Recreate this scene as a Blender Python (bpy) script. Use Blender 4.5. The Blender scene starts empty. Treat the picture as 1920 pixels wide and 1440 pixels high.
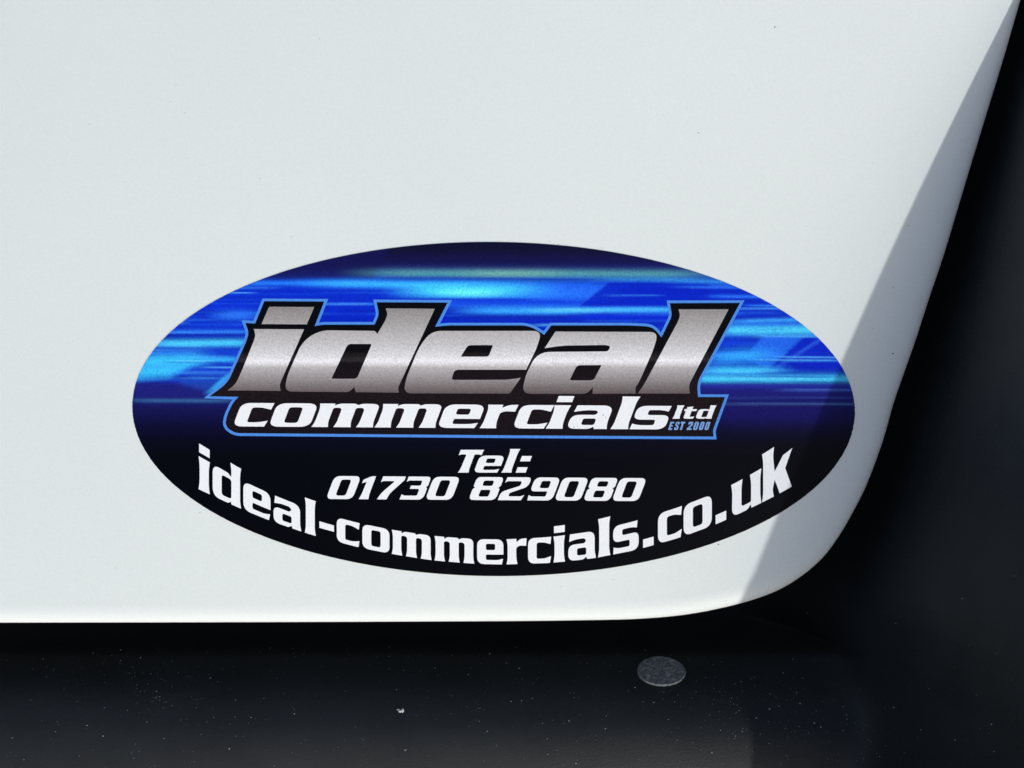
import bpy, math, random
import numpy as np
from mathutils import Vector, Matrix
from mathutils.geometry import tessellate_polygon, delaunay_2d_cdt

random.seed(7)
rng = np.random.default_rng(7)
scene = bpy.context.scene
col = scene.collection

# ------------------------------------------------------------------ frame of the vehicle's corner
# local frame: x right, y up along the panel, z out of the panel; U metres per drawing unit
U = 0.0002
CX, CY = 960.0, 720.0
DIST = 2500.0                                   # camera distance in drawing units (0.5 m)
TILT = math.radians(12)                         # the panel is a gently sloping bonnet-like surface
W = Matrix.Translation((0, 0, 1.0)) @ Matrix.Rotation(TILT, 4, 'X')

# ------------------------------------------------------------------ camera
cam_data = bpy.data.cameras.new('camera')
cam = bpy.data.objects.new('camera', cam_data)
col.objects.link(cam)
cam_data.sensor_width = 36
cam_data.lens = 36 * DIST / 1920
cam_data.clip_start = 0.01
cam_data.clip_end = 500
cam.matrix_world = W @ Matrix.Translation((0, 0, DIST * U))
scene.camera = cam

# ------------------------------------------------------------------ sky and sun
S = Vector((0.36, -0.53, 0.77)).normalized()     # towards the sun, local frame
SW = (W.to_3x3() @ S).normalized()
world = bpy.data.worlds.new('World')
scene.world = world
world.use_nodes = True
wn = world.node_tree
sky = wn.nodes.new('ShaderNodeTexSky')
sky.sky_type = 'NISHITA'
sky.sun_disc = False
sky.air_density = 1.0
sky.dust_density = 3.0
sky.ozone_density = 0.6
sky.sun_elevation = math.asin(SW.z)
sky.sun_rotation = math.atan2(SW.x, SW.y)
bg = wn.nodes['Background']
wn.links.new(sky.outputs['Color'], bg.inputs['Color'])
bg.inputs['Strength'].default_value = 0.138
sun_data = bpy.data.lights.new('sun', 'SUN')
sun_data.energy = 1.96
sun_data.angle = math.radians(0.8)
sun_data.color = (1.0, 0.985, 0.955)
sun = bpy.data.objects.new('sun', sun_data)
col.objects.link(sun)
sun.rotation_euler = SW.to_track_quat('Z', 'Y').to_euler()
sun.location = (1.5, -1.5, 3)
scene.view_settings.view_transform = 'Standard'
scene.view_settings.look = 'None'
scene.view_settings.gamma = 1
scene.view_settings.use_curve_mapping = False
scene.view_settings.exposure = 0.0

# ------------------------------------------------------------------ helpers
def crown(x, y):
    """the bodywork is gently crowned: it falls away towards the upper left"""
    d = max(0.0, (1700 - x) * 0.70 + (1150 - min(y, 1150)) * 0.60)
    return -5.5e-5 * d * d

def P(x, y, h=0.0):
    z = crown(x, y)
    k = (DIST - z) / DIST
    return ((x - CX) * k * U, (CY - y) * k * U, (z + h) * U)

def cdt(loops, step):
    """triangles over a region with interior points, so that it can follow the crown"""
    pts, edges = [], []
    for lp in loops:
        b = len(pts)
        pts += [Vector((v.x, v.y)) for v in lp]
        edges += [(b + i, b + (i + 1) % len(lp)) for i in range(len(lp))]
    nb = len(pts)
    xs_ = [p.x for p in pts]; ys_ = [p.y for p in pts]
    x = min(xs_) + step * 0.5
    while x < max(xs_):
        y = min(ys_) + step * 0.5
        while y < max(ys_):
            pts.append(Vector((x, y)))
            y += step
        x += step
    v, e, f, *_ = delaunay_2d_cdt(pts, edges, [], 2, 1e-4)
    # keep triangles inside the outline only
    outer = loops[0]
    def inside(p):
        c = False
        j = len(outer) - 1
        for i in range(len(outer)):
            a, b = outer[i], outer[j]
            if (a.y > p.y) != (b.y > p.y) and p.x < (b.x - a.x) * (p.y - a.y) / (b.y - a.y) + a.x:
                c = not c
            j = i
        return c
    tris = []
    for t in f:
        if len(t) != 3:
            continue
        if inside((v[t[0]] + v[t[1]] + v[t[2]]) / 3):
            tris.append(tuple(t))
    return v, tris

def lin1(c):
    c = c / 255.0
    return c / 12.92 if c <= 0.04045 else ((c + 0.055) / 1.055) ** 2.4

def hexlin(s, k=1.0):
    s = s.lstrip('#')
    return tuple(k * lin1(int(s[i:i + 2], 16)) for i in (0, 2, 4))

def link(name, me, mat, parent=None, top=False):
    o = bpy.data.objects.new(name, me)
    col.objects.link(o)
    if mat:
        me.materials.append(mat)
    if parent is not None:
        o.parent = parent
    if top:
        o.matrix_world = W
    return o

def mesh_from(name, verts, faces, smooth=False):
    me = bpy.data.meshes.new(name)
    me.from_pydata(verts, [], faces)
    me.update()
    if smooth:
        me.polygons.foreach_set('use_smooth', [True] * len(me.polygons))
    return me

def rp(pts, n=5):
    """closed polygon; a point may carry a corner radius (x, y, r)"""
    out = []
    m = len(pts)
    for i in range(m):
        p = pts[i]
        r = p[2] if len(p) > 2 else 0
        v = Vector(p[:2])
        if r <= 0:
            out.append(v)
            continue
        a = Vector(pts[i - 1][:2]) - v
        b = Vector(pts[(i + 1) % m][:2]) - v
        la, lb = a.length, b.length
        t = min(r, la * 0.48, lb * 0.48)
        p0 = v + a / la * t
        p1 = v + b / lb * t
        for k in range(n + 1):
            s = k / n
            # slightly squarer than a quadratic
            w = 0.92
            q = (p0 * (1 - s) ** 2 + v * (2 * w * s * (1 - s)) + p1 * s ** 2) / ((1 - s) ** 2 + 2 * w * s * (1 - s) + s ** 2)
            out.append(q)
    return out

def subdiv(loop, d):
    out = []
    m = len(loop)
    for i in range(m):
        a, b = loop[i], loop[(i + 1) % m]
        k = max(1, int(math.ceil((b - a).length / d)))
        for j in range(k):
            out.append(a.lerp(b, j / k))
    return out

def area(loop):
    return 0.5 * sum(loop[i - 1].x * loop[i].y - loop[i].x * loop[i - 1].y for i in range(len(loop)))

def plate(name, loops, z0, z1, step=None):
    """loops (first outer, then holes) in drawing units -> thin printed plate between heights z0 and z1"""
    clean = []
    for lp in loops:
        q = [lp[0]]
        for v in lp[1:]:
            if (v - q[-1]).length > 0.02:
                q.append(v)
        if (q[0] - q[-1]).length < 0.02:
            q.pop()
        clean.append(q)
    if step:
        clean = [subdiv(lp, step * 0.4) for lp in clean]
        v, tris = cdt(clean, step)
        verts = [P(p.x, p.y, z1) for p in v]
        faces = []
        for t in tris:
            a, b, c = (v[k] for k in t)
            faces.append(t if (b - a).cross(c - a) < 0 else tuple(reversed(t)))
        lp = subdiv(clean[0], step)
        n0 = len(verts)
        m_ = len(lp)
        verts += [P(p.x, p.y, z1) for p in lp] + [P(p.x, p.y, z0) for p in lp]
        ccw = area([Vector((p.x, -p.y)) for p in lp]) > 0
        for i in range(m_):
            j = (i + 1) % m_
            f = (n0 + i, n0 + m_ + i, n0 + m_ + j, n0 + j)
            faces.append(f if ccw else tuple(reversed(f)))
        return mesh_from(name, verts, faces)
    # drawing y runs down, so flip the sense once mapped
    tri = tessellate_polygon([[Vector((v.x, -v.y, 0)) for v in lp] for lp in clean])
    flat = [v for lp in clean for v in lp]
    n = len(flat)
    verts = [P(v.x, v.y, z1) for v in flat] + [P(v.x, v.y, z0) for v in flat]
    faces = []
    for t in tri:
        a, b, c = (Vector((flat[k].x, -flat[k].y)) for k in t)
        cr = (b - a).cross(c - a)
        if abs(cr) < 1e-9:
            continue
        faces.append(tuple(t) if cr > 0 else tuple(reversed(t)))
    base = 0
    for li, lp in enumerate(clean):
        m = len(lp)
        ccw = area([Vector((v.x, -v.y)) for v in lp]) > 0
        solid_left = ccw if li == 0 else not ccw
        for i in range(m):
            a, b = base + i, base + (i + 1) % m
            f = (a, a + n, b + n, b)
            faces.append(f if solid_left else tuple(reversed(f)))
        base += m
    return mesh_from(name, verts, faces)

def offset_loop(loop, d):
    """outward mitred offset of a closed loop (drawing units, y down)"""
    m = len(loop)
    sgn = 1 if area(loop) > 0 else -1
    out = []
    for i in range(m):
        a, b, c = loop[i - 1], loop[i], loop[(i + 1) % m]
        e1 = (b - a).normalized()
        e2 = (c - b).normalized()
        n1 = Vector((e1.y, -e1.x)) * sgn
        n2 = Vector((e2.y, -e2.x)) * sgn
        k = n1 + n2
        den = max(0.28, 1 + n1.dot(n2))
        out.append(b + k * (d / den))
    return out

def catmull(pts, n=10):
    out = []
    for i in range(len(pts) - 1):
        p0 = pts[max(i - 1, 0)]
        p1, p2 = pts[i], pts[i + 1]
        p3 = pts[min(i + 2, len(pts) - 1)]
        for k in range(n):
            t = k / n
            out.append(tuple(0.5 * (2 * b + (c - a) * t + (2 * a - 5 * b + 4 * c - d) * t * t + (3 * b - a - 3 * c + d) * t ** 3)
                             for a, b, c, d in zip(p0, p1, p2, p3)))
    out.append(tuple(pts[-1]))
    return out

# ------------------------------------------------------------------ materials
def material(name):
    m = bpy.data.materials.new(name)
    m.use_nodes = True
    nt = m.node_tree
    return m, nt, nt.nodes['Principled BSDF']

def node(nt, kind, **kw):
    n = nt.nodes.new(kind)
    for k, v in kw.items():
        setattr(n, k, v)
    return n

def objcoord(nt):
    return node(nt, 'ShaderNodeTexCoord').outputs['Object']

def noise(nt, vec, scale, detail=2.0, rough=0.5):
    n = node(nt, 'ShaderNodeTexNoise')
    n.inputs['Scale'].default_value = scale
    n.inputs['Detail'].default_value = detail
    n.inputs['Roughness'].default_value = rough
    nt.links.new(vec, n.inputs['Vector'])
    return n.outputs['Fac']

def maprange(nt, val, a, b, c, d):
    n = node(nt, 'ShaderNodeMapRange')
    for i, v in enumerate((a, b, c, d)):
        n.inputs[i + 1].default_value = v
    nt.links.new(val, n.inputs[0])
    return n.outputs[0]

def bump(nt, height, dist, strength, bs):
    b = node(nt, 'ShaderNodeBump')
    b.inputs['Distance'].default_value = dist
    b.inputs['Strength'].default_value = strength
    nt.links.new(height, b.inputs['Height'])
    nt.links.new(b.outputs['Normal'], bs.inputs['Normal'])
    return b

def ramp(nt, fac, stops, interp='LINEAR'):
    r = node(nt, 'ShaderNodeValToRGB')
    cr = r.color_ramp
    cr.interpolation = interp
    while len(cr.elements) < len(stops):
        cr.elements.new(0.5)
    for e, (p, c) in zip(cr.elements, stops):
        e.position = p
        e.color = (*c, 1)
    nt.links.new(fac, r.inputs['Fac'])
    return r.outputs['Color']

def yfac(nt, y0, y1):
    """0 at drawing row y0, 1 at drawing row y1"""
    sx = node(nt, 'ShaderNodeSeparateXYZ')
    nt.links.new(objcoord(nt), sx.inputs[0])
    return maprange(nt, sx.outputs['Y'], (CY - y0) * U, (CY - y1) * U, 0, 1)

def mult_noise(nt, colsock, scale, lo, hi, detail=1.0):
    mx = node(nt, 'ShaderNodeMix', data_type='RGBA', blend_type='MULTIPLY')
    mx.inputs['Factor'].default_value = 1.0
    f = maprange(nt, noise(nt, objcoord(nt), scale, detail), 0.25, 0.75, lo, hi)
    nt.links.new(f, mx.inputs['B'])
    if isinstance(colsock, tuple):
        mx.inputs['A'].default_value = (*colsock, 1)
    else:
        nt.links.new(colsock, mx.inputs['A'])
    return mx.outputs['Result']

def ink(name, color=None, color_from=None, lo=0.86, hi=1.12, rough=0.32, spec=0.08):
    m, nt, bs = material(name)
    if color_from is None:
        c = color
    else:
        c = color_from(nt)
    out = mult_noise(nt, c, 1500, lo, hi, 2.0)
    nt.links.new(out, bs.inputs['Base Color'])
    bs.inputs['Roughness'].default_value = rough
    bs.inputs['Specular IOR Level'].default_value = spec
    bump(nt, noise(nt, objcoord(nt), 900, 2.0), 0.00005, 0.35, bs)
    return m

# white paint
M_paint, nt, bs = material('white_paint')
c = mult_noise(nt, (0.738, 0.782, 0.735), 9, 0.985, 1.015, 3.0)
c = mult_noise(nt, c, 1100, 0.975, 1.02, 1.0)
nt.links.new(c, bs.inputs['Base Color'])
bs.inputs['Roughness'].default_value = 0.5
bs.inputs['Specular IOR Level'].default_value = 0.5
bs.inputs['Coat Weight'].default_value = 0.15
bs.inputs['Coat Roughness'].default_value = 0.12
bump(nt, noise(nt, objcoord(nt), 420, 2.0), 0.00002, 0.25, bs)

# black grained plastic
M_trim, nt, bs = material('black_plastic')
c = mult_noise(nt, (0.0112, 0.0130, 0.0136), 40, 0.8, 1.2, 4.0)
nt.links.new(c, bs.inputs['Base Color'])
r = maprange(nt, noise(nt, objcoord(nt), 60, 3.0), 0.3, 0.7, 0.52, 0.58)
nt.links.new(r, bs.inputs['Roughness'])
bs.inputs['Specular IOR Level'].default_value = 0.30
bump(nt, noise(nt, objcoord(nt), 1400, 2.0, 0.6), 0.00012, 0.75, bs)

# dusty plug
M_plug, nt, bs = material('dusty_grey_plastic')
f = noise(nt, objcoord(nt), 700, 4.0, 0.65)
c = ramp(nt, f, [(0.35, (0.09, 0.092, 0.09)), (0.55, (0.22, 0.22, 0.21)), (0.75, (0.55, 0.54, 0.5))])
nt.links.new(c, bs.inputs['Base Color'])
bs.inputs['Roughness'].default_value = 0.75
bs.inputs['Specular IOR Level'].default_value = 0.3
bump(nt, f, 0.0001, 0.4, bs)
M_plug_rim, nt, bs = material('dusty_plug_rim')
c = mult_noise(nt, (0.19, 0.19, 0.185), 800, 0.3, 1.5, 3.0)
nt.links.new(c, bs.inputs['Base Color'])
bs.inputs['Roughness'].default_value = 0.8

def plain(name, color, rough=0.8):
    m, nt, bs = material(name)
    nt.links.new(mult_noise(nt, color, 900, 0.7, 1.2), bs.inputs['Base Color'])
    bs.inputs['Roughness'].default_value = rough
    return m
M_dust = plain('pale_dust', (0.36, 0.355, 0.335))
M_crumb = plain('pale_crumb', (0.62, 0.60, 0.55))
M_dirt = plain('dark_dirt', (0.05, 0.05, 0.05))

# printed inks
M_white = ink('white_ink', (0.85, 0.87, 0.86), lo=0.95, hi=1.03)
M_sky = ink('light_blue_ink', hexlin('#4f8cde'), lo=0.85, hi=1.12)
M_est = ink('pale_blue_ink', hexlin('#7fa6dc'), lo=0.8, hi=1.1)
M_dark = ink('black_ink', color_from=lambda nt: ramp(nt, yfac(nt, 560, 830), [
    (0.0, hexlin('#06070b')), (0.36, hexlin('#0a090c')), (0.425, hexlin('#2e282a')), (0.445, hexlin('#141013')), (0.65, hexlin('#1c1417')), (1.0, hexlin('#151015'))]), lo=0.5, hi=1.5)
M_silver = ink('silver_ink', color_from=lambda nt: ramp(nt, yfac(nt, 570, 742), [
    (0.0, hexlin('#8a8582')), (0.20, hexlin('#a5a19e')), (0.42, hexlin('#c2c0be')), (0.56, hexlin('#dad9d8')), (0.615, hexlin('#ecebea')),
    (0.645, hexlin('#dedddb')), (0.69, hexlin('#b6b2b0')), (0.80, hexlin('#979290')), (0.90, hexlin('#79716f')), (1.0, hexlin('#564b4c'))]), lo=0.82, hi=1.18)
def film_color(nt):
    a = node(nt, 'ShaderNodeAttribute')
    a.attribute_name = 'print'
    return a.outputs['Color']
M_film = ink('printed_film', color_from=film_color, lo=0.78, hi=1.28)
M_cut, nt, bs = material('film_cut_edge')
bs.inputs['Base Color'].default_value = (0.02, 0.022, 0.03, 1)
bs.inputs['Roughness'].default_value = 0.5

# ------------------------------------------------------------------ white body panel
edge_pts = [(2070, -520), (1990, -250), (1913, 15), (1887, 105), (1857, 203), (1827, 301), (1800, 391), (1773, 480), (1747, 557), (1723, 631), (1701, 694), (1680, 754),
            (1662, 818), (1643, 873), (1624, 920), (1603, 961), (1578, 1004), (1547, 1046), (1507, 1081), (1463, 1108), (1410, 1128),
            (1347, 1144), (1278, 1156), (1195, 1163), (1090, 1165.5), (960, 1167), (640, 1168.5), (300, 1169.5), (0, 1170), (-300, 1171), (-620, 1172)]
edge = [Vector(p) for p in catmull(edge_pts, 8)]
outline = edge + [Vector((-620, 1172 - k * 42.3)) for k in range(1, 41)] + [Vector((-620 + k * 42.0, -520)) for k in range(1, 64)]
# the edge rolls over softly, then turns under
rings = [(-34, 0), (-30, -0.12), (-25, -0.45), (-20, -1.0), (-15, -1.9), (-10.5, -3.1), (-7, -4.5), (-4, -6.4), (-1.8, -8.8), (-0.5, -11.5), (0, -15), (0, -18), (-10, -22), (-70, -23)]
verts, faces = [], []
loops = []
for d, h in rings:
    lp = offset_loop(outline, d)
    loops.append((lp, h))
m = len(outline)
for lp, h in loops:
    verts += [P(v.x, v.y, h) for v in lp]
for r_ in range(len(rings) - 1):
    for i in range(m):
        j = (i + 1) % m
        faces.append((r_ * m + i, r_ * m + j, (r_ + 1) * m + j, (r_ + 1) * m + i))
panel_me = mesh_from('body_panel', verts, faces, smooth=True)
top_lp = loops[0][0]
cv, ctri = cdt([top_lp], 40)
vv = verts + [P(p.x, p.y, 0) for p in cv]
ff = list(faces)
for t in ctri:
    a, b, c_ = (cv[k] for k in t)
    ff.append(tuple(m * len(rings) + k for k in (t if (b - a).cross(c_ - a) < 0 else reversed(t))))
bpy.data.meshes.remove(panel_me)
panel_me = bpy.data.meshes.new('body_panel')
panel_me.from_pydata(vv, [], ff)
panel_me.update()
# make the bevel face outwards
bm_flip = panel_me.polygons[m * 2 + 60].normal.z < 0
if bm_flip:
    ff = [tuple(reversed(f)) if i < len(faces) else f for i, f in enumerate(ff)]
    bpy.data.meshes.remove(panel_me)
    panel_me = bpy.data.meshes.new('body_panel')
    panel_me.from_pydata(vv, [], ff)
    panel_me.update()
sm = [True] * len(ff)
panel_me.polygons.foreach_set('use_smooth', sm)
panel = link('body_panel', panel_me, M_paint, top=True)
panel['label'] = 'glossy white painted vehicle panel with a rounded lower corner, carrying the oval sticker'
panel['category'] = 'body panel'

# ------------------------------------------------------------------ black plastic bumper trim (height field round the panel)
shadow_pts = [(1905 - 0.5015 * y + 4.375e-5 * y * y, y) for y in (-520, -400, -300, -220, -140, -60, 0, 100, 200, 300, 400, 500, 600, 700, 800, 900, 1000, 1070, 1133)]
crest = []
for x, y in shadow_pts:
    t = 120 + 730 * max(-0.13, y / 1133)
    crest.append((x + t * S.x, y - t * S.y, t * S.z))
crest += [(1715, 1690, 672), (1712, 1794, 685), (1705, 1900, 695), (1700, 2000, 700)]
crest = catmull(crest, 12)
crest_y = np.array([c_[1] for c_ in crest]); crest_x = np.array([c_[0] for c_ in crest]); crest_h = np.array([c_[2] for c_ in crest])
e_pts = [(x, y) for x, y in edge_pts if y < 965] + [(1580, 1004), (1552, 1046), (1518, 1081), (1488, 1108), (1460, 1150), (1440, 1220), (1430, 1400), (1420, 1900)]
e_y = np.array([p[1] for p in e_pts]); e_x = np.array([p[0] for p in e_pts])
FLOOR = -420.0
# ledge profile: rows as measured in the photograph against height, turned into true rows
led = [(1214, -130), (1240, -95), (1270, -58), (1300, -21), (1322, 4), (1345, 22), (1375, 34), (1410, 41), (1450, 43), (1520, 38), (1700, 25), (1950, 10)]
_lt = [CY + (a - CY) * (DIST - h) / DIST for a, h in led]
led_y = np.array([-2000, _lt[0] - 9] + _lt)
led_h = np.array([FLOOR, FLOOR] + [h for a, h in led], float)
# smooth the ledge table
_ly = np.linspace(1100, 1950, 1701)
_lh = np.interp(_ly, led_y, led_h)
_k = np.exp(-0.5 * (np.arange(-40, 41) / 9.0) ** 2); _k /= _k.sum()
_lh0 = _lh
_lh = np.convolve(np.pad(_lh0, 40, mode='edge'), _k, mode='valid')
_k2 = np.exp(-0.5 * (np.arange(-120, 121) / 38.0) ** 2); _k2 /= _k2.sum()
_lh2 = np.convolve(np.pad(np.where(_ly < led_y[2], led_h[2] + 1.45 * (_ly - led_y[2]), _lh0), 120, mode='edge'), _k2, mode='valid')
_t = np.clip((_ly - led_y[2] - 8) / 25, 0, 1); _t = _t * _t * (3 - 2 * _t)
_lh = _lh * (1 - _t) + _lh2 * _t

def trim_h(x, y):
    x = np.asarray(x, float); y = np.asarray(y, float)
    hb = np.interp(y, _ly, _lh)
    xe = np.interp(y, e_y, e_x) + 6
    xc = np.interp(y, crest_y, crest_x)
    hc = np.interp(y, crest_y, crest_h)
    u = (x - xe) / np.maximum(xc - xe, 10)
    uu = np.clip(u, 0, 1)
    prof = 0.7 * uu + 0.3 * (1 - (1 - uu) ** 1.6) * (0.55 + 0.45 * uu)
    lw = np.clip((y - 1040) / 220, 0, 1)
    prof = (1 - lw) * prof + lw * uu ** 1.9
    hr = FLOOR + (hc - FLOOR) * prof
    # past the crest the trim rolls over, with a soft radius
    w = np.maximum(xc - xe, 10)
    rise = FLOOR + (hc - FLOOR) * np.where(u < 1, prof, 1 + 0.83 * (u - 1))
    fall = hc - 0.35 * (x - xc)
    kk = 3.0
    mn = np.minimum(rise, fall)
    hr = mn - kk * np.log(np.exp((mn - rise) / kk) + np.exp((mn - fall) / kk)) + kk * math.log(2)
    k = 64.0
    mx = np.maximum(hb, hr)
    return mx + k * np.log(np.exp((hb - mx) / k) + np.exp((hr - mx) / k)) - k * 0.0 - np.where(True, 0, 0)

def trim_height(x, y):
    # remove the constant the soft maximum adds where both floors are level
    return np.maximum(trim_h(x, y) - 64.0 * math.log(2) * np.exp(-np.maximum(trim_h(x, y) - FLOOR, 0) / 60.0), FLOOR - 20)

ys = np.concatenate([np.arange(-520, 980, 8), np.arange(980, 1560, 4), np.arange(1560, 1900, 14)])
rows_x = []
for y in ys:
    xe = float(np.interp(y, e_y, e_x)); xc = float(np.interp(y, crest_y, crest_x))
    over = np.array([1, 2.5, 5, 8, 12, 18, 26, 38, 55, 80, 115, 160, 220, 300, 400, 520, 660, 820.0])
    rows_x.append(np.concatenate([np.linspace(-620, xe - 140, 150), np.linspace(xe - 140, xe, 14)[1:], xe + (xc - xe) * np.linspace(0, 1, 73)[1:], xc + over]))
gx = np.array(rows_x)
gy = np.repeat(ys[:, None], gx.shape[1], 1)
gh = trim_height(gx, gy)
nx = gx.shape[1]
verts, faces = [], []
idx = -np.ones(gx.shape, int)
for j in range(len(ys) - 1):
    for i in range(nx - 1):
        if ys[j] < 1080 and i < 149:
            continue
        q = ((j, i), (j + 1, i), (j + 1, i + 1), (j, i + 1))
        f = []
        for a in q:
            if idx[a] < 0:
                idx[a] = len(verts)
                verts.append(P(gx[a], gy[a], gh[a]))
            f.append(int(idx[a]))
        faces.append(tuple(f))
trim = link('bumper_trim', mesh_from('bumper_trim', verts, faces, smooth=True), M_trim, top=True)
trim['label'] = 'black grained plastic bumper trim wrapping below and right of the white panel'
trim['category'] = 'bumper trim'

def on_trim(xa, ya):
    """true position on the trim of a point that the camera sees at (xa, ya)"""
    # march the view ray from the camera
    h = np.arange(700.0, -442.0, -1.0)
    s = (DIST - h) / DIST
    x, y = CX + (xa - CX) * s, CY + (ya - CY) * s
    th = trim_height(x, y)
    hit = np.nonzero(th >= h)[0]
    k = hit[0] if len(hit) else len(h) - 1
    return float(x[k]), float(y[k]), float(th[k])

def trim_frame(x, y):
    e = 3.0
    dx = (float(trim_height(x + e, y)) - float(trim_height(x - e, y))) / (2 * e)
    dy = (float(trim_height(x, y + e)) - float(trim_height(x, y - e))) / (2 * e)
    n = Vector((-dx, dy, 1)).normalized()          # local axes (y up)
    t = Vector((1, 0, dx)).normalized()
    b = n.cross(t)
    return n, t, b

# round plug let into the ledge
px, py, ph = on_trim(1240, 1259)
n_, t_, b_ = trim_frame(px, py)
o_ = Vector(P(px, py, ph)) + n_ * (0.6 * U)
rad = 47.0
_v = (Vector((0, 0, DIST * U)) - o_).normalized()
bk = min(1.7, (27.5 / 46.5) / (b_ - _v * b_.dot(_v)).length)      # the plug is slightly oval
prof = [(0.0, 2.2), (0.5, 2.2), (0.80, 2.3)]
rimp = [(0.90, 2.35), (0.94, 3.0), (0.975, 2.7), (1.0, 1.0), (1.01, -6.0)]
def disc(name, prof, closed_center, jitter=0.0):
    nseg = 72
    vs, fs = [], []
    for r_, h_ in prof:
        for k in range(nseg):
            a = 2 * math.pi * k / nseg
            jr = 1 + (jitter * (random.random() - 0.5) if r_ > 0.95 else 0)
            p = o_ + t_ * (math.cos(a) * r_ * jr * rad * U) + b_ * (math.sin(a) * r_ * jr * rad * bk * U) + n_ * (h_ * U)
            vs.append(p)
    for q in range(len(prof) - 1):
        for k in range(nseg):
            l = (k + 1) % nseg
            fs.append((q * nseg + k, (q + 1) * nseg + k, (q + 1) * nseg + l, q * nseg + l))
    return mesh_from(name, [tuple(v) for v in vs], fs, smooth=True)
plug = link('plug', disc('plug', [(0.001, 2.2), (0.4, 2.2), (0.91, 2.3)], True), M_plug, trim)
plug['label'] = 'round dusty grey plug in the black trim'
rim = link('plug_rim', disc('plug_rim', rimp, False, 0.03), M_plug_rim, plug)

# ------------------------------------------------------------------ the oval sticker
ECX, ECY, EA, EB, EROT = 925.5, 767.0, 677.0, 313.0, math.radians(0.5)

def smooth01(t):
    t = np.clip(t, 0, 1)
    return t * t * (3 - 2 * t)

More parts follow.
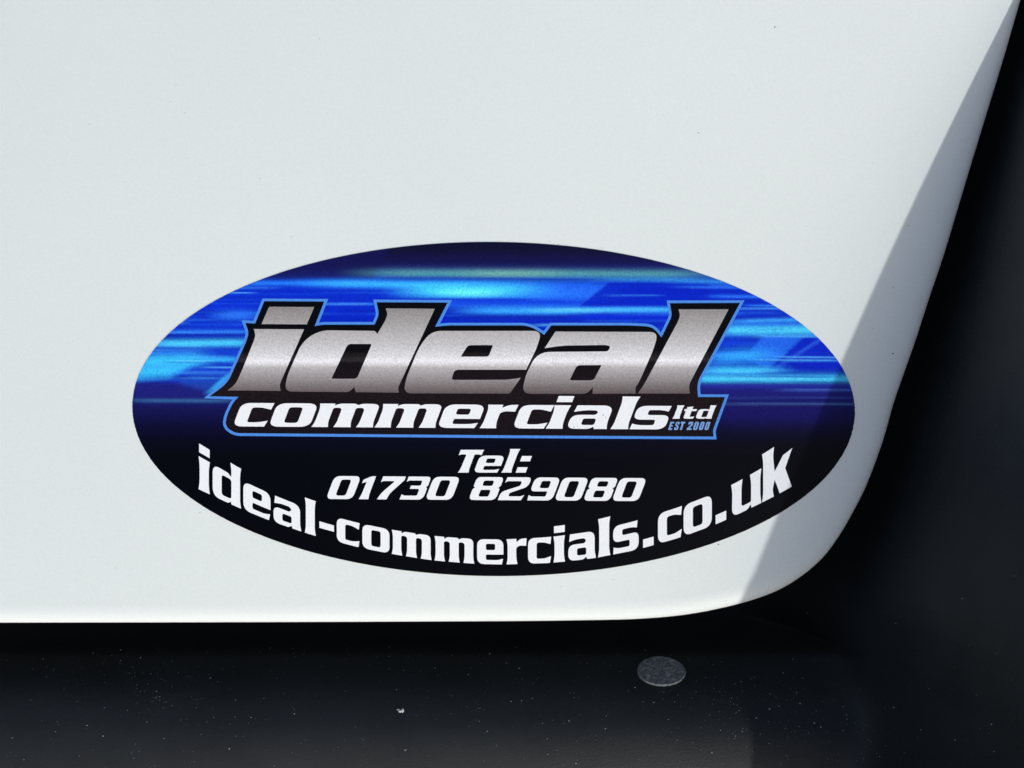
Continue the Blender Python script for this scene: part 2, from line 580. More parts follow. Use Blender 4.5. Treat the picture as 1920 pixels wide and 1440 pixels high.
def print_colors(x, y):
    stops = [(440, '#0d0d26'), (470, '#11112f'), (492, '#151548'), (504, '#1a1c60'), (518, '#1c2f90'), (528, '#1238bc'), (545, '#0b2abc'), (600, '#0921ae'), (640, '#0c25ac'),
             (690, '#1029ae'), (711, '#18289c'), (721, '#1e1f76'), (750, '#191a62'), (770, '#131348'), (800, '#0b0b2c'), (830, '#060716'), (860, '#04050c'), (1090, '#030408')]
    sy = np.array([s[0] for s in stops], float)
    sc = np.array([hexlin(s[1]) for s in stops])
    # the dark top cap reaches lower at the left, the navy reaches higher
    c = np.stack([np.interp(y, sy, sc[:, k]) for k in range(3)], -1)

    def mix(w, hx):
        nonlocal c
        w = np.clip(w, 0, 1)[..., None]
        c = c * (1 - w) + np.array(hexlin(hx)) * w

    def streak(x0, x1, yc, sg, hx, al, slope=0.0, soft=60, sg2=None):
        dy = y - (yc + slope * (x - 0.5 * (x0 + x1)))
        s = np.where(dy < 0, sg, sg2 or sg)
        w = al * np.exp(-0.5 * (dy / s) ** 2) * smooth01((x - x0) / soft + 0.5) * smooth01((x1 - x) / soft + 0.5)
        mix(w, hx)

    def poly(pts, hx, al, soft=6.0):
        d = np.full(x.shape, 1e9)
        m_ = len(pts)
        for i in range(m_):
            ax, ay = pts[i]; bx, by = pts[(i + 1) % m_]
            L = math.hypot(bx - ax, by - ay)
            d = np.minimum(d, ((bx - ax) * (y - ay) - (by - ay) * (x - ax)) / L)
        mix(al * smooth01(d / soft + 0.5), hx)

    # left upper cap: deep navy down to the first streak
    poly([(380, 420), (760, 420), (700, 520), (380, 526)], '#15154a', 0.75, 14)
    # random fine streaks across the blue band
    rr = random.Random(21)
    for _ in range(120):
        yc = rr.uniform(526, 716); xc = rr.choice([rr.uniform(250, 480), rr.uniform(560, 1150), rr.uniform(1150, 1600), rr.uniform(1330, 1600)]); L = rr.uniform(40, 190)
        hx = rr.choice(['#2f66e6', '#3c7cf0', '#0a1e9c', '#0b23b4', '#1a48dc', '#4a8cf0'])
        streak(xc - L, xc + L, yc, rr.uniform(0.7, 1.8), hx, rr.uniform(0.15, 0.5), 0, 60)
    # upper centre
    streak(700, 1310, 513, 5.5, '#5a92a0', 0.72, 0.003, 160)
    streak(880, 1040, 513, 5.0, '#94b09c', 0.3, 0, 120)
    streak(1000, 1300, 524, 3.0, '#3f86c8', 0.5, 0, 120)
    streak(720, 1130, 524, 2.4, '#15259a', 0.85, 0.004, 120)
    streak(430, 720, 531, 3.0, '#2f78ee', 0.7, 0, 140)
    streak(600, 960, 534, 5.0, '#3f9cf4', 0.85, 0.012, 140)
    poly([(880, 531), (1140, 531), (1086, 576), (830, 576)], '#2558dc', 0.6, 6)
    streak(770, 1010, 546, 9.0, '#4cbcf4', 0.92, 0, 130, 8)
    streak(830, 930, 549, 5.0, '#7adcee', 0.6, 0, 80)
    streak(960, 1140, 550, 10.0, '#2f6ef0', 0.6, 0, 130)
    streak(450, 700, 547, 5.0, '#0c24b4', 0.6, 0, 120)
    streak(700, 1000, 562, 2.2, '#0b22b4', 0.8, 0, 100)
    streak(840, 1100, 567, 4.0, '#0d2cc8', 0.7, 0, 120)
    streak(880, 1090, 583, 5.5, '#3f94ee', 0.85, 0.004, 120)
    streak(1060, 1270, 580.5, 2.8, '#4a9cf0', 0.85, 0, 40)
    streak(1010, 1150, 582, 2.6, '#6cbcf8', 0.6, 0.004, 90)
    streak(840, 1110, 594, 3.2, '#0a1ca0', 0.85, 0.002, 100)
    streak(1080, 1260, 594, 4.0, '#0c28cc', 0.7, 0, 100)
    streak(620, 700, 583, 8.0, '#0c24b8', 0.8, 0, 50)
    streak(600, 705, 570, 1.4, '#4f8cf4', 0.7, 0, 60)
    # shard top right
    poly([(1088, 573), (1142, 530), (1330, 530), (1330, 573)], '#0820b4', 0.85, 4)
    streak(1260, 1400, 528, 3.0, '#3d86d2', 0.6, 0.02, 120)
    streak(1280, 1400, 539, 1.5, '#3c74ec', 0.6, 0.01, 80)
    streak(1200, 1410, 546, 3.0, '#0b1fb0', 0.7, 0.01, 80)
    streak(1340, 1440, 556, 2.0, '#3a78ee', 0.6, 0.01, 60)
    streak(1130, 1260, 581, 3.4, '#4a9af4', 0.75, 0, 80)
    # left
    streak(330, 480, 575, 9.0, '#0e2cc6', 0.7, 0, 90)
    streak(405, 480, 592, 7.0, '#3a78ee', 0.6, 0, 60)
    streak(330, 460, 609, 6.0, '#1030c0', 0.7, 0, 80)
    streak(310, 470, 622, 3.0, '#3c78ec', 0.6, 0, 70)
    streak(300, 460, 628, 1.2, '#0c1e90', 0.7, 0, 50)
    streak(300, 460, 636, 1.5, '#0a1a84', 0.95, 0, 50)
    streak(285, 470, 644, 5.0, '#56bcf2', 0.85, -0.01, 80)
    streak(280, 350, 656, 5.0, '#1434c0', 0.75, 0, 50)
    streak(368, 460, 660, 7.0, '#1230b8', 0.85, 0, 50)
    streak(255, 380, 677, 9.0, '#46b6f2', 0.85, -0.02, 70)
    streak(350, 450, 674, 4.0, '#48a8f6', 0.7, 0, 60)
    streak(335, 440, 691, 4.0, '#1a38bc', 0.85, 0.01, 50)
    poly([(240, 712), (262, 688), (360, 684), (318, 706)], '#42b2f2', 0.8, 20)
    streak(330, 440, 699, 1.6, '#4a84e8', 0.6, 0, 60)
    poly([(330, 716), (362, 700), (440, 700), (400, 740)], '#2246b4', 0.6, 12)
    poly([(384, 738), (426, 702), (452, 702), (410, 742)], '#3f9ae6', 0.8, 8)
    streak(250, 430, 751, 2.4, '#3d6aa0', 0.7, 0.004, 90)
    streak(240, 420, 738, 7.0, '#20206e', 0.6, 0, 90)
    # right
    streak(1380, 1520, 601, 3.0, '#4896f2', 0.75, -0.03, 70)
    streak(1370, 1500, 609, 3.0, '#1030cc', 0.7, 0, 70)
    streak(1350, 1560, 619, 6.5, '#56bcf2', 0.88, -0.005, 70)
    streak(1340, 1400, 640, 7.0, '#1230c4', 0.75, -0.1, 50)
    poly([(1396, 672), (1430, 630), (1508, 630), (1440, 692)], '#2a62e0', 0.75, 6)
    streak(1335, 1440, 668, 9.0, '#3a96f2', 0.8, -0.06, 80)
    poly([(1440, 693), (1512, 630), (1620, 628), (1640, 693)], '#0a20b8', 0.9, 4)
    streak(1455, 1548, 660, 2.5, '#4274e4', 0.4, -0.64, 24)
    streak(1320, 1460, 694, 5.0, '#4ab2f2', 0.85, 0, 80)
    streak(1425, 1610, 700, 2.6, '#0a1ea8', 0.85, 0, 40)
    streak(1300, 1620, 711, 6.0, '#4eb4ee', 0.92, 0, 60, 4.5)
    streak(1310, 1620, 724, 3.0, '#26279a', 0.7, 0, 80)
    streak(1470, 1620, 731.5, 1.5, '#4a5cb8', 0.8, 0, 80)
    streak(1330, 1610, 746, 1.0, '#39489c', 0.55, 0, 120)
    streak(1350, 1620, 757.5, 1.3, '#4a64a0', 0.8, 0, 120)
    streak(1340, 1560, 775, 16.0, '#1c1566', 0.55, 0, 120)
    rr = random.Random(77)
    for _ in range(70):
        yc = rr.uniform(530, 716); xc = rr.choice([rr.uniform(250, 460), rr.uniform(700, 1300), rr.uniform(1340, 1600)]); L = rr.uniform(30, 110)
        streak(xc - L, xc + L, yc, rr.uniform(0.6, 1.0), rr.choice(['#6cb4f4', '#4f98f0', '#08188c', '#0a1c9c']), rr.uniform(0.25, 0.55), 0, 40)
    c = 1.24 * c ** 1.06
    # the printed blues lean to cyan
    lum = smooth01(c[..., 2:3] / 0.5)
    c = c * (1 - lum + lum * np.array([0.85, 1.22, 0.96]))
    return np.clip(c, 0.0, 0.92)

NR, NC = 330, 680
rows = np.sin(np.linspace(-math.pi / 2, math.pi / 2, NR + 1))
cols = np.sin(np.linspace(-1, 1, NC + 1) * 1.35) / math.sin(1.35)
vv_, uu_ = np.meshgrid(rows, cols, indexing='ij')
ex = EA * np.sqrt(np.maximum(1 - vv_ ** 2, 1e-7)) * uu_
ey = EB * vv_
nick = np.where((uu_ > 0.999) & (vv_ > -0.12) & (vv_ < 0.2), rng.uniform(-0.4, 0.7, vv_.shape), np.where(np.abs(uu_) > 0.999, rng.uniform(-0.3, 0.3, vv_.shape), 0))
ex = ex + nick
fx = ECX + ex * math.cos(EROT) - ey * math.sin(EROT)
fy = ECY + ex * math.sin(EROT) + ey * math.cos(EROT)
pc = print_colors(fx, fy)
ZF = 1.2
verts = [P(a, b, ZF) for a, b in zip(fx.ravel(), fy.ravel())]
faces = []
w_ = NC + 1
for j in range(NR):
    for i in range(NC):
        a = j * w_ + i
        faces.append((a, a + w_, a + w_ + 1, a + 1))
nface = len(faces)
ring = [j * w_ for j in range(NR + 1)] + [j * w_ + NC for j in range(NR, -1, -1)]
nb = len(verts)
for r_ in ring:
    v = verts[r_]
    verts.append(P(float(fx.ravel()[r_]), float(fy.ravel()[r_]), 0.02))
for i in range(len(ring)):
    j = (i + 1) % len(ring)
    faces.append((ring[i], nb + i, nb + j, ring[j]))
film_me = mesh_from('film', verts, faces)
att = film_me.attributes.new('print', 'FLOAT_COLOR', 'POINT')
full = np.ones((len(verts), 4), np.float32)
full[:nb, :3] = pc.reshape(-1, 3)
full[nb:, :3] = 0.02
att.data.foreach_set('color', full.ravel())

sticker = bpy.data.objects.new('oval_sticker', None)
col.objects.link(sticker)
sticker.empty_display_size = 0.02
sticker.matrix_world = W
sticker['label'] = 'oval blue and black dealer sticker with silver and white lettering on the white panel'
sticker['category'] = 'sticker'
film = link('printed_film', film_me, M_film, sticker)
film_me.materials.append(M_cut)
film_me.polygons.foreach_set('material_index', [0 if i < nface else 1 for i in range(len(film_me.polygons))])

# --- black logo shape with its light blue outline
def Z(ox, oy, pts):
    return [((ox + p[0] / 4), (oy + p[1] / 4), (p[2] / 4 if len(p) > 2 else 0)) for p in pts]
Z1 = lambda p: Z(230, 440, p)
Z2 = lambda p: Z(680, 440, p)
Z3 = lambda p: Z(1140, 440, p)
Z4 = lambda p: Z(230, 740, p)
Z5 = lambda p: Z(680, 740, p)
Z6 = lambda p: Z(1140, 740, p)
back_pts = (Z1([(1064, 500), (1512, 503), (1440, 688), (1500, 676, 40), (1880, 676)]) +
            Z2([(92, 674), (124, 600, 30), (106, 508), (637, 511), (543, 692), (630, 682, 60), (1250, 682, 120), (1362, 752), (1415, 682)]) +
            Z3([(180, 682, 120), (335, 692, 100), (401, 772), (480, 610, 30), (464, 515), (988, 513), (666, 1110, 60), (674, 1218), (876, 1219)]) +
            Z6([(795, 240, 30), (785, 270, 20), (790, 314)]) +
            Z5([(1000, 304)]) +
            Z4([(840, 288, 130), (770, 235, 60), (782, 160, 60), (830, 60, 60), (872, 16)]) +
            Z1([(655, 1212), (790, 1112, 60), (930, 800, 60), (948, 735, 30), (922, 663), (995, 668)]))
back_loop = rp(back_pts, 6)
border = link('logo_border', plate('logo_border', [offset_loop(back_loop, 5.2)], ZF, ZF + 0.4, 40), M_sky, sticker)
backing = link('logo_backing', plate('logo_backing', [back_loop], ZF + 0.4, ZF + 0.8, 40), M_dark, sticker)
ZL = ZF + 0.8

# --- the big silver word
big = {
    'i': [rp(Z1([(985, 708), (1362, 710), (1195, 1085, 60), (1178, 1130, 20), (1187, 1172), (788, 1168), (850, 1120, 50), (896, 1020, 60), (988, 790, 60), (998, 755, 20)]))],
    'dot': [rp(Z1([(1100, 541), (1438, 543), (1382, 673), (1043, 671)]))],
    'd': [rp(Z1([(1480, 717, 130), (1895, 722, 40), (1911, 746)]) + Z2([(170, 645, 40), (188, 600, 20), (174, 553), (542, 556), (283, 1110, 60), (266, 1150, 15), (273, 1185)]) +
              Z1([(1748, 1181), (1738, 1142), (1700, 1181, 40), (1215, 1176, 130), (1235, 1060, 40), (1350, 800, 120)])),
          rp(Z1([(1690, 820, 24), (1870, 820, 14), (1757, 1081, 24), (1566, 1081, 14)]))],
    'e': [rp(Z2([(520, 722, 130), (1345, 722, 100), (1305, 850, 40), (1226, 1013), (688, 1013, 30), (666, 1089, 20), (1090, 1088, 60), (1186, 1073), (1103, 1192), (305, 1190, 110), (330, 1070, 40), (430, 830, 130)])),
          rp(Z2([(790, 829, 24), (978, 829, 10), (945, 915, 20), (736, 915, 8)]))],
    'a': [rp(Z2([(1446, 727), (2215, 730, 130), (2185, 850, 60), (2075, 1100, 50), (2042, 1150, 20), (2048, 1192), (1724, 1194), (1724, 1146), (1680, 1194, 50), (1190, 1194, 120), (1225, 1050, 40), (1310, 880, 130),
                  (1840, 876, 40), (1858, 838, 14), (1826, 828, 20), (1500, 832, 60), (1364, 852)])),
          rp(Z2([(1606, 980, 26), (1792, 978, 10), (1735, 1085, 30), (1714, 1093, 20), (1552, 1092, 12)]))],
    'l': [rp(Z3([(528, 560), (903, 560), (634, 1070, 60), (606, 1130, 20), (612, 1192), (222, 1192), (275, 1115, 50), (525, 650, 50), (540, 608, 20)]))],
}
for nm, loops_ in big.items():
    link('letter', plate('letter', loops_, ZL, ZL + 0.4), M_silver, backing)

# --- the lettering font (upright, x-height 1)
def stem(x0, x1, y0, y1, f=0.04):
    return [(x0, y0), (x1, y0), (x1 - f, y0 + .24, .2), (x1 - f, y1 - .24, .2), (x1, y1), (x0, y1), (x0 + f, y1 - .24, .2), (x0 + f, y0 + .24, .2)]
def box(x0, y0, x1, y1, r=0.0):
    return [(x0, y0, r), (x1, y0, r), (x1, y1, r), (x0, y1, r)]
A = 1.38
G = {
    'i': (.43, [[stem(0, .43, 0, 1)], [box(.02, 1.1, .42, A)]]),
    'l': (.43, [[stem(0, .43, 0, A)]]),
    'o': (1.05, [[box(0, 0, 1.05, 1, .27), box(.36, .19, .69, .81, .08)]]),
    'c': (.93, [[[(0, 0, .27), (.88, 0), (.93, .28), (.66, .20, .1), (.36, .20, .06), (.36, .79, .08), (.62, .79, .08), (.90, .70), (.93, 1), (0, 1, .27)]]]),
    'e': (1.03, [[[(0, 0, .27), (.97, 0), (1.02, .25), (.8, .19, .1), (.36, .19, .05), (.36, .38, .04), (1.03, .38), (1.03, 1, .27), (0, 1, .27)], box(.36, .58, .69, .80, .06)]]),
    'a': (1.06, [[[(.06, 1), (1.01, 1, .28), (1.01, .25, .2), (1.06, 0), (.71, 0), (.68, .09, .02), (.58, 0, .06), (0, 0, .24), (0, .61, .24), (.60, .61, .04), (.67, .69, .05), (.60, .77, .05), (.3, .77, .2), (.03, .70)], box(.35, .19, .67, .43, .06)]]),
    'm': (1.54, [[[(0, 0), (.43, 0), (.385, .22, .2), (.385, .80, .06), (.585, .80, .1), (.585, .22, .2), (.54, 0), (.99, 0), (.945, .22, .2), (.945, .80, .06), (1.145, .80, .1), (1.145, .22, .2), (1.10, 0), (1.54, 0), (1.5, .22, .2),
                   (1.5, 1, .2), (1.06, 1.0, .1), (.95, .94, .03), (.90, 1, .08), (.50, 1.0, .1), (.39, .92, .02), (.40, 1.0), (0, 1), (.045, .78, .2), (.045, .22, .2)]]]),
    'r': (.78, [[[(0, 0), (.44, 0), (.39, .24, .2), (.39, .64, .12), (.50, .71, .1), (.76, .69), (.78, 1), (.55, 1, .12), (.39, .88, .02), (.40, 1), (0, 1), (.045, .78, .2), (.045, .22, .2)]]]),
    's': (.97, [[[(.93, 1), (.90, .74), (.7, .80, .1), (.36, .80, .05), (.36, .62, .05), (.97, .62, .22), (.97, 0, .26), (0, 0), (.02, .26), (.2, .20, .1), (.61, .20, .05), (.61, .40, .05), (0, .40, .22), (0, 1, .26)]]]),
    'd': (1.09, [[[(0, 0, .27), (.60, 0, .1), (.69, .08, .02), (.70, 0), (1.09, 0), (1.05, .24, .2), (1.05, 1.14, .2), (1.09, A), (.66, A), (.70, 1.14, .2), (.70, .92, .02), (.60, 1, .1), (0, 1, .27)], box(.36, .19, .70, .81, .08)]]),
    'u': (1.07, [[[(0, 1), (.04, .76, .2), (.03, 0, .25), (.58, 0, .1), (.69, .10, .02), (.70, 0), (1.07, 0), (1.03, .24, .2), (1.03, .76, .2), (1.07, 1), (.65, 1), (.69, .76, .2), (.69, .2, .05), (.38, .2, .06), (.38, .76, .2), (.42, 1)]]]),
    'k': (1.12, [[[(0, 0), (.45, 0), (.40, .20, .1), (.47, .44), (.64, 0), (1.1, 0), (.86, .60), (1.12, 1.03), (.76, 1.0), (.47, .70), (.42, 1.14, .2), (.46, A), (0, A), (.04, 1.14, .2), (.04, .24, .2)]]]),
    't': (.80, [[[(.12, 0, .2), (.76, 0), (.80, .25), (.5, .2, .06), (.5, .78), (.80, .78), (.80, 1), (.5, 1), (.5, 1.26), (.12, 1.2), (.12, 1), (0, 1), (0, .78), (.12, .78)]]]),
    '.': (.42, [[box(0, 0, .42, .30)]]),
    '-': (.60, [[box(0, .36, .60, .64)]]),
    ':': (.45, [[box(0, 0, .45, .34)], [box(0, .64, .45, .98)]]),
    'T': (1.03, [[[(.24, 0), (.74, 0), (.70, .24, .2), (.70, 1.04, .05), (.88, 1.03, .03), (1.0, .98), (1.03, 1.33), (0, 1.33), (0, .98), (.12, 1.03, .03), (.32, 1.04, .05), (.30, .24, .2)]]]),
    '0': (1.2, [[box(0, 0, 1.2, 1, .26), box(.40, .18, .80, .82, .09)]]),
    '1': (.52, [[[(0, 0), (.52, 0), (.47, .24, .2), (.47, 1), (.22, 1, .1), (-.12, .84), (-.12, .66), (.08, .72), (.06, .24, .2)]]]),
    '7': (1.07, [[[(.10, 0), (.58, 0), (.62, .25, .2), (1.07, .82), (1.07, 1), (0, 1), (0, .70), (.12, .77, .05), (.60, .77, .04), (.2, .3, .2)]]]),
    '3': (1.1, [[[(0, 0), (1.1, 0, .24), (1.1, .50, .14), (1.03, .54, .03), (1.1, .58, .1), (1.1, 1, .24), (.02, 1), (.02, .73), (.15, .80, .06), (.72, .80, .05), (.72, .62, .05), (.28, .62), (.28, .45), (.72, .45, .05), (.72, .20, .05), (.15, .2, .06), (0, .26)]]]),
    '8': (1.2, [[[(0, 0, .24), (1.2, 0, .24), (1.2, .49, .14), (1.12, .54, .03), (1.2, .59, .1), (1.2, 1, .24), (0, 1, .24), (0, .59, .1), (.08, .54, .03), (0, .49, .14)], box(.40, .18, .80, .43, .06), box(.40, .63, .80, .82, .06)]]),
    '2': (1.17, [[[(0, 0), (1.06, 0), (1.14, .27), (.95, .20, .06), (.44, .20, .03), (.44, .31, .08), (1.17, .58, .22), (1.17, 1, .26), (.05, 1), (.03, .72), (.16, .80, .05), (.76, .80, .05), (.76, .64, .06), (0, .38, .2)]]]),
    '9': (1.18, [[[(.03, 0), (1.18, 0, .26), (1.18, 1, .26), (0, 1, .26), (0, .38, .22), (.78, .38, .02), (.78, .20, .05), (.16, .20, .06), (.0, .27)], box(.40, .55, .78, .82, .07)]]),
    'E': (.60, [[[(0, 0), (.60, 0), (.60, .2), (.27, .2), (.27, .41), (.54, .41), (.54, .59), (.27, .59), (.27, .8), (.60, .8), (.60, 1), (0, 1)]]]),
    'S': (.62, [[[(.60, 1, .15), (.60, .68), (.38, .68), (.36, .82, .05), (.26, .82, .05), (.26, .66, .05), (.62, .44, .12), (.62, 0, .2), (0, 0, .2), (0, .33), (.24, .33), (.24, .17, .05), (.36, .17, .05), (.36, .36, .05), (0, .57, .12), (0, 1, .2)]]]),
    'U': (.62, [[[(.18, 0), (.44, 0), (.44, .8), (.62, .8), (.62, 1), (0, 1), (0, .8), (.18, .8)]]]),
    'Z': (.62, [[[(0, 0), (.60, 0), (.60, .2), (.28, .2), (.60, .58, .1), (.60, 1, .2), (0, 1, .2), (0, .66), (.24, .66), (.24, .83, .05), (.36, .83, .05), (.36, .62, .05), (0, .22, .05)]]]),
    'O': (.62, [[box(0, 0, .62, 1, .2), box(.25, .17, .37, .83, .05)]]),
}

def put(ch, x0, x1, base, height, shear, mat, parent, z, thin=0.6):
    w, shapes = G[ch]
    k = (x1 - x0) / w
    for shp in shapes:
        loops_ = []
        for lp in shp:
            pts = subdiv(rp(lp, 5), 0.16)
            q = []
            for v in pts:
                bx = x0 + v.x * k
                hh = height(bx)
                q.append(Vector((bx + shear * hh * v.y, base(bx) - hh * v.y)))
            loops_.append(offset_loop(q, -thin if not loops_ else thin))
        o = link('letter', plate('letter', loops_, z, z + 0.4), mat, parent)

SH = 0.38
base_c = lambda x: 800.0 + (x - 440) * 0.0072
for ch, a, b in [('c', 436, 499), ('o', 503, 581), ('m', 583, 700), ('m', 701, 817), ('e', 819, 894), ('r', 898, 956), ('c', 960, 1023), ('i', 1022, 1055), ('a', 1061, 1138), ('l', 1143, 1178), ('s', 1179, 1246)]:
    put(ch, a, b, base_c, lambda x: 45.2, SH, M_white, backing, ZL)
for ch, a, b in [('l', 1260, 1274), ('t', 1276.5, 1300), ('d', 1303, 1334)]:
    put(ch, a, b, lambda x: 785.2, lambda x: 18.4, SH, M_white, backing, ZL, 0.2)
for ch, a, b in [('E', 1252.5, 1259.5), ('S', 1263, 1270.5), ('U', 1272, 1280.5), ('Z', 1287, 1296), ('O', 1298.5, 1306.5), ('O', 1309.5, 1317), ('O', 1320, 1327.5)]:
    put(ch, a, b, lambda x: 806.0, lambda x: 15.2, 0.3, M_est, backing, ZL, 0.0)

base_t = lambda x: 886.6
for ch, a, b in [('T', 847, 892), ('e', 887, 935), ('l', 939, 959.5), (':', 966, 986)]:
    put(ch, a, b, base_t, lambda x: 33.0, SH, M_white, film, ZF)
base_n = lambda x: 936.3 + (x - 620) * 0.0068
for ch, a, b in [('0', 609, 663), ('1', 670, 693), ('7', 700, 747), ('3', 747, 795), ('0', 795, 849), ('8', 876, 931), ('2', 931, 983), ('9', 985, 1037), ('0', 1037, 1090), ('8', 1091, 1145), ('0', 1144.5, 1198.5)]:
    put(ch, a + 1.2, b - 1.6, base_n, lambda x: 44.6, SH, M_white, film, ZF, 0.8)

bx_ = [(340, 902), (374, 918.5), (394, 927.5), (452, 954.5), (506, 976.5), (565, 997), (592, 1005.5), (674, 1027), (734, 1039), (810, 1051), (889, 1057.5), (941, 1059), (1031, 1056), (1057, 1053.5), (1115, 1047), (1144, 1041), (1187, 1033), (1225, 1022.5), (1276, 1008), (1341, 984), (1361, 975.5), (1425, 944.5), (1452, 931), (1485, 912.5), (1520, 893)]
hx_ = [(340, 66), (374, 63.5), (450, 55), (505, 52), (560, 49), (640, 46.5), (735, 46.5), (890, 47.5), (1000, 49), (1060, 50.5), (1110, 52), (1197, 56), (1279, 59), (1332, 60), (1395, 63), (1427, 66), (1486, 71), (1520, 74)]
def smooth_table(tb, s=14):
    X = np.arange(tb[0][0], tb[-1][0] + 1, 1.0)
    Y = np.interp(X, [t[0] for t in tb], [t[1] for t in tb])
    k = np.exp(-0.5 * (np.arange(-40, 41) / s) ** 2); k /= k.sum()
    pad = np.concatenate([Y[0] + (np.arange(-40, 0)) * (Y[1] - Y[0]), Y, Y[-1] + np.arange(1, 41) * (Y[-1] - Y[-2])])
    Y = np.convolve(pad, k, mode='valid')
    return lambda x: float(np.interp(x, X, Y))
base_a, hgt_a = smooth_table(bx_), smooth_table(hx_)
for ch, a, b in [('i', 372, 394.5), ('d', 398.5, 453), ('e', 456, 508), ('a', 512.5, 566), ('l', 571, 593), ('-', 598.5, 627), ('c', 631, 675), ('o', 679, 731), ('m', 734, 810), ('m', 814, 890), ('e', 894, 944.5), ('r', 949, 988),
                 ('c', 989.5, 1034), ('i', 1037, 1060), ('a', 1065, 1118), ('l', 1120.5, 1145), ('s', 1149, 1198), ('.', 1205, 1226), ('c', 1233, 1279), ('o', 1281, 1335), ('.', 1341, 1362), ('u', 1370, 1428), ('k', 1428, 1486)]:
    put(ch, a, b, base_a, hgt_a, 0.0, M_white, film, ZF)

# ------------------------------------------------------------------ dust, crumbs, specks
def fleck(vs, fs, o, n, t, b, size, rnd):
    k = rnd.choice([4, 5, 6])
    base = len(vs)
    a0 = rnd.random() * 6.28
    el = rnd.uniform(0.5, 1.0)
    for j in range(k):
        a = a0 + 6.283 * j / k
        r = size * rnd.uniform(0.6, 1.15)
        vs.append(tuple(o + t * (math.cos(a) * r) + b * (math.sin(a) * r * el) - n * (0.1 * size)))
    vs.append(tuple(o + n * (size * rnd.uniform(0.4, 0.8))))
    for j in range(k):
        fs.append((base + j, base + (j + 1) % k, base + k))

rnd = random.Random(5)
vs, fs = [], []
def add_dust(xa, ya, size):
    x, y, h = on_trim(xa, ya)
    n, t, b = trim_frame(x, y)
    fleck(vs, fs, Vector(P(x, y, h)), n, t, b, size * U, rnd)
clusters = [(230, 1235, 90, 25), (300, 1300, 40, 25), (500, 1250, 120, 40), (980, 1240, 160, 45), (620, 1215, 70, 12), (1390, 1290, 70, 30), (1450, 1345, 80, 30), (1560, 1400, 120, 40)]
for _ in range(1000):
    if rnd.random() < 0.45:
        c_ = rnd.choice(clusters)
        xa, ya = rnd.gauss(c_[0], c_[2]), rnd.gauss(c_[1], c_[3])
    else:
        xa, ya = rnd.uniform(-40, 1900), rnd.uniform(1208, 1450)
    if ya < 1205 or (xa > 1350 and ya < 1260 and rnd.random() < 0.8):
        continue
    add_dust(xa, ya, 0.4 + 0.75 * rnd.random() ** 2 + (1.2 if rnd.random() < 0.03 else 0))
for xa, ya, s in [(227, 1238, 2.0), (264, 1233, 1.9), (395, 1271, 2.1), (243, 1262, 1.4), (283, 1263, 1.3), (294, 1296, 1.4), (300, 1306, 1.2), (552, 1338, 2.0), (471, 1345, 1.6), (401, 1345, 1.3), (430, 1404, 1.9), (193, 1380, 1.6), (82, 1235, 1.3),
                  (744, 1293, 1.7), (848, 1228, 1.3), (878, 1265, 1.4), (950, 1243, 2.0), (958, 1315, 1.5), (978, 1314, 1.5), (998, 1309, 1.5), (1080, 1431, 2.3), (1135, 1366, 1.6), (1027, 1415, 1.4), (1226, 1317, 1.5), (1206, 1316, 1.3), (1026, 1385, 1.4),
                  (1443, 1329, 2.8), (1460, 1324, 1.8), (1418, 1346, 2.2), (1442, 1394, 1.8), (1494, 1298, 1.7), (1513, 1149, 2.0), (1468, 1262, 2.2), (1486, 1236, 1.8), (1389, 1278, 1.6), (1587, 1340, 1.8), (1588, 1348, 1.4), (1726, 1368, 1.9), (1649, 1418, 1.8),
                  (1619, 1422, 1.5), (1661, 1398, 1.5), (1697, 1054, 1.3), (1804, 1122, 1.4), (1902, 1080, 1.4), (1863, 1408, 1.5), (1679, 1169, 1.5), (1867, 799, 1.0), (1581, 1325, 1.3), (1539, 1363, 1.6), (1580, 1370, 1.2), (1830, 1303, 1.2)]:
    add_dust(xa, ya, s)
dust = link('dust', mesh_from('dust', vs, fs), M_dust, top=True)
dust['kind'] = 'stuff'
dust['label'] = 'pale dust flecks scattered over the black bumper trim'
dust['category'] = 'dust'

# the one pale crumb on the ledge
x, y, h = on_trim(752, 1333)
n, t, b = trim_frame(x, y)
vs, fs = [], []
o = Vector(P(x, y, h))
def lump(o, sx, sy, sz, seed):
    rr = random.Random(seed)
    base = len(vs)
    rows_, cols_ = 5, 9
    for i in range(rows_ + 1):
        ph = -math.pi / 2 + math.pi * i / rows_
        for j in range(cols_):
            th = 2 * math.pi * j / cols_
            k = rr.uniform(0.8, 1.15)
            vs.append(tuple(o + t * (math.cos(ph) * math.cos(th) * sx * k * U) + b * (math.cos(ph) * math.sin(th) * sy * k * U) + n * (math.sin(ph) * sz * k * U)))
    for i in range(rows_):
        for j in range(cols_):
            k = (j + 1) % cols_
            fs.append((base + i * cols_ + j, base + i * cols_ + k, base + (i + 1) * cols_ + k, base + (i + 1) * cols_ + j))
lump(o + t * (3 * U) + n * (2 * U), 2.8, 5.2, 3.2, 1)
lump(o - t * (1.5 * U) - b * (1 * U) + n * (1.2 * U), 4.2, 2.8, 2.2, 2)
lump(o - t * (5 * U) + b * (2 * U) + n * (0.8 * U), 3.4, 1.6, 1.4, 3)
crumb = link('crumb', mesh_from('crumb', vs, fs, smooth=True), M_crumb, top=True)
crumb['label'] = 'small pale crumb lying on the black trim ledge below the sticker'
crumb['category'] = 'crumb'

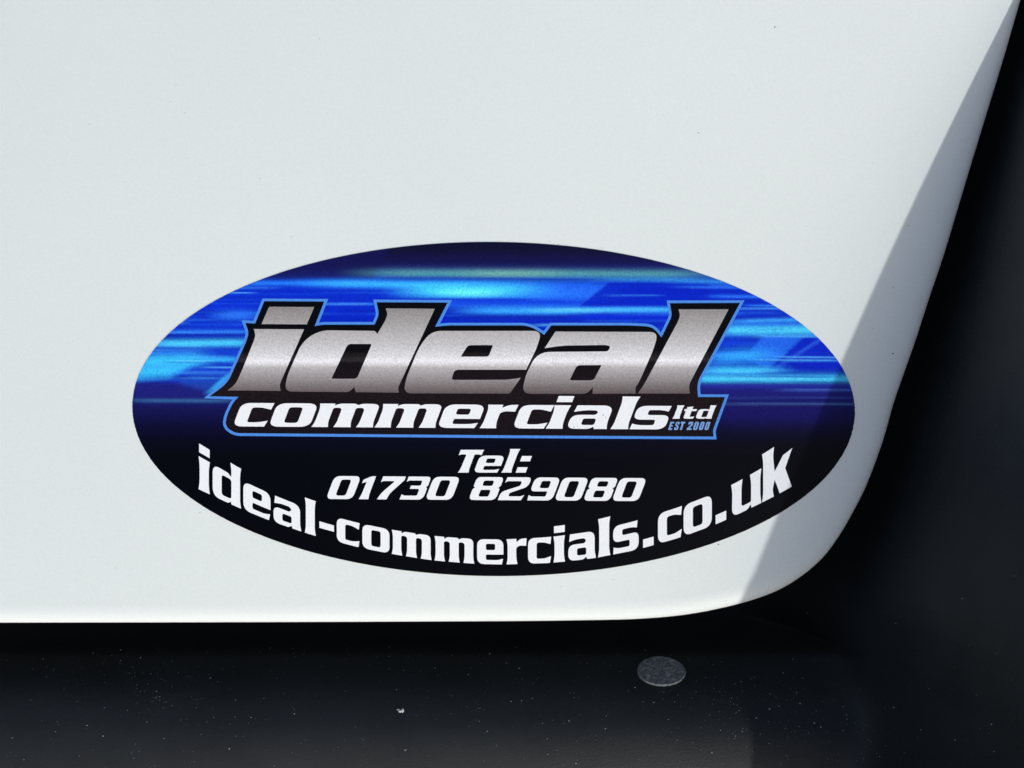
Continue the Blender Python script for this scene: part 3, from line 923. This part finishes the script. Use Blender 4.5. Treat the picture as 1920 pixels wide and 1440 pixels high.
# dark specks on the paint and sticker
vs, fs = [], []
ax, ay, az = Vector((1, 0, 0)), Vector((0, 1, 0)), Vector((0, 0, 1))
for x, y, s in [(1453, 51, 1.7), (1310, 249, 1.5), (1703, 423, 1.3), (1674, 538, 1.4), (1674, 663, 1.9), (1664, 656, 1.0), (1637, 616, 0.9), (1660, 632, 0.8), (1636, 306, 1.0), (1512, 425, 0.9), (1329, 101, 0.8), (1405, 165, 0.8), (1452, 152, 0.8), (1612, 118, 0.8), (599, 72, 1.2), (487, 334, 1.2),
                (330, 160, 0.9), (346, 211, 1.0), (384, 362, 0.9), (546, 444, 0.9), (233, 341, 0.9), (168, 233, 0.8), (320, 190, 0.9), (612, 212, 0.9), (216, 1065, 1.6), (69, 1078, 1.0), (23, 1058, 0.8), (375, 961, 1.0), (1347, 1021, 1.8), (1052, 1100, 1.2), (882, 1116, 0.9), (1150, 1087, 1.0),
                (772, 1086, 0.9), (1362, 1126, 0.8), (1030, 452, 1.2), (1046, 458, 1.0), (1128, 465, 1.0), (548, 443, 0.9), (1555, 1022, 0.9)]:
    fleck(vs, fs, Vector(P(x, y, 0.1)), az, ax, ay, s * U, rnd)
for x, y, s in [(1131, 778, 1.6), (1135, 783, 1.2), (1128, 782, 0.9), (1076, 801, 1.6), (1083, 799, 1.2), (1068, 803, 1.0), (1100, 803, 0.9), (611, 636, 1.3), (600, 653, 1.0), (596, 656, 0.7), (1367, 701, 1.5), (1360, 992, 1.0), (797, 886, 0.9)]:
    fleck(vs, fs, Vector(P(x, y, ZL + 0.45)), az, ax, ay, s * U, rnd)
for _ in range(140):
    x, y = rnd.uniform(0, 1900), rnd.uniform(0, 1150)
    if x > np.interp(y, e_y, e_x) - 25 or (y > 1060 and x > 1250):
        continue
    if ((x - ECX) / (EA + 8)) ** 2 + ((y - ECY) / (EB + 8)) ** 2 < 1:
        continue
    fleck(vs, fs, Vector(P(x, y, 0.1)), az, ax, ay, rnd.uniform(0.3, 0.65) * U, rnd)
specks = link('dirt_specks', mesh_from('dirt_specks', vs, fs), M_dirt, top=True)
specks['kind'] = 'stuff'
specks['label'] = 'tiny dark dirt specks dotted over the white paint'
specks['category'] = 'dirt'
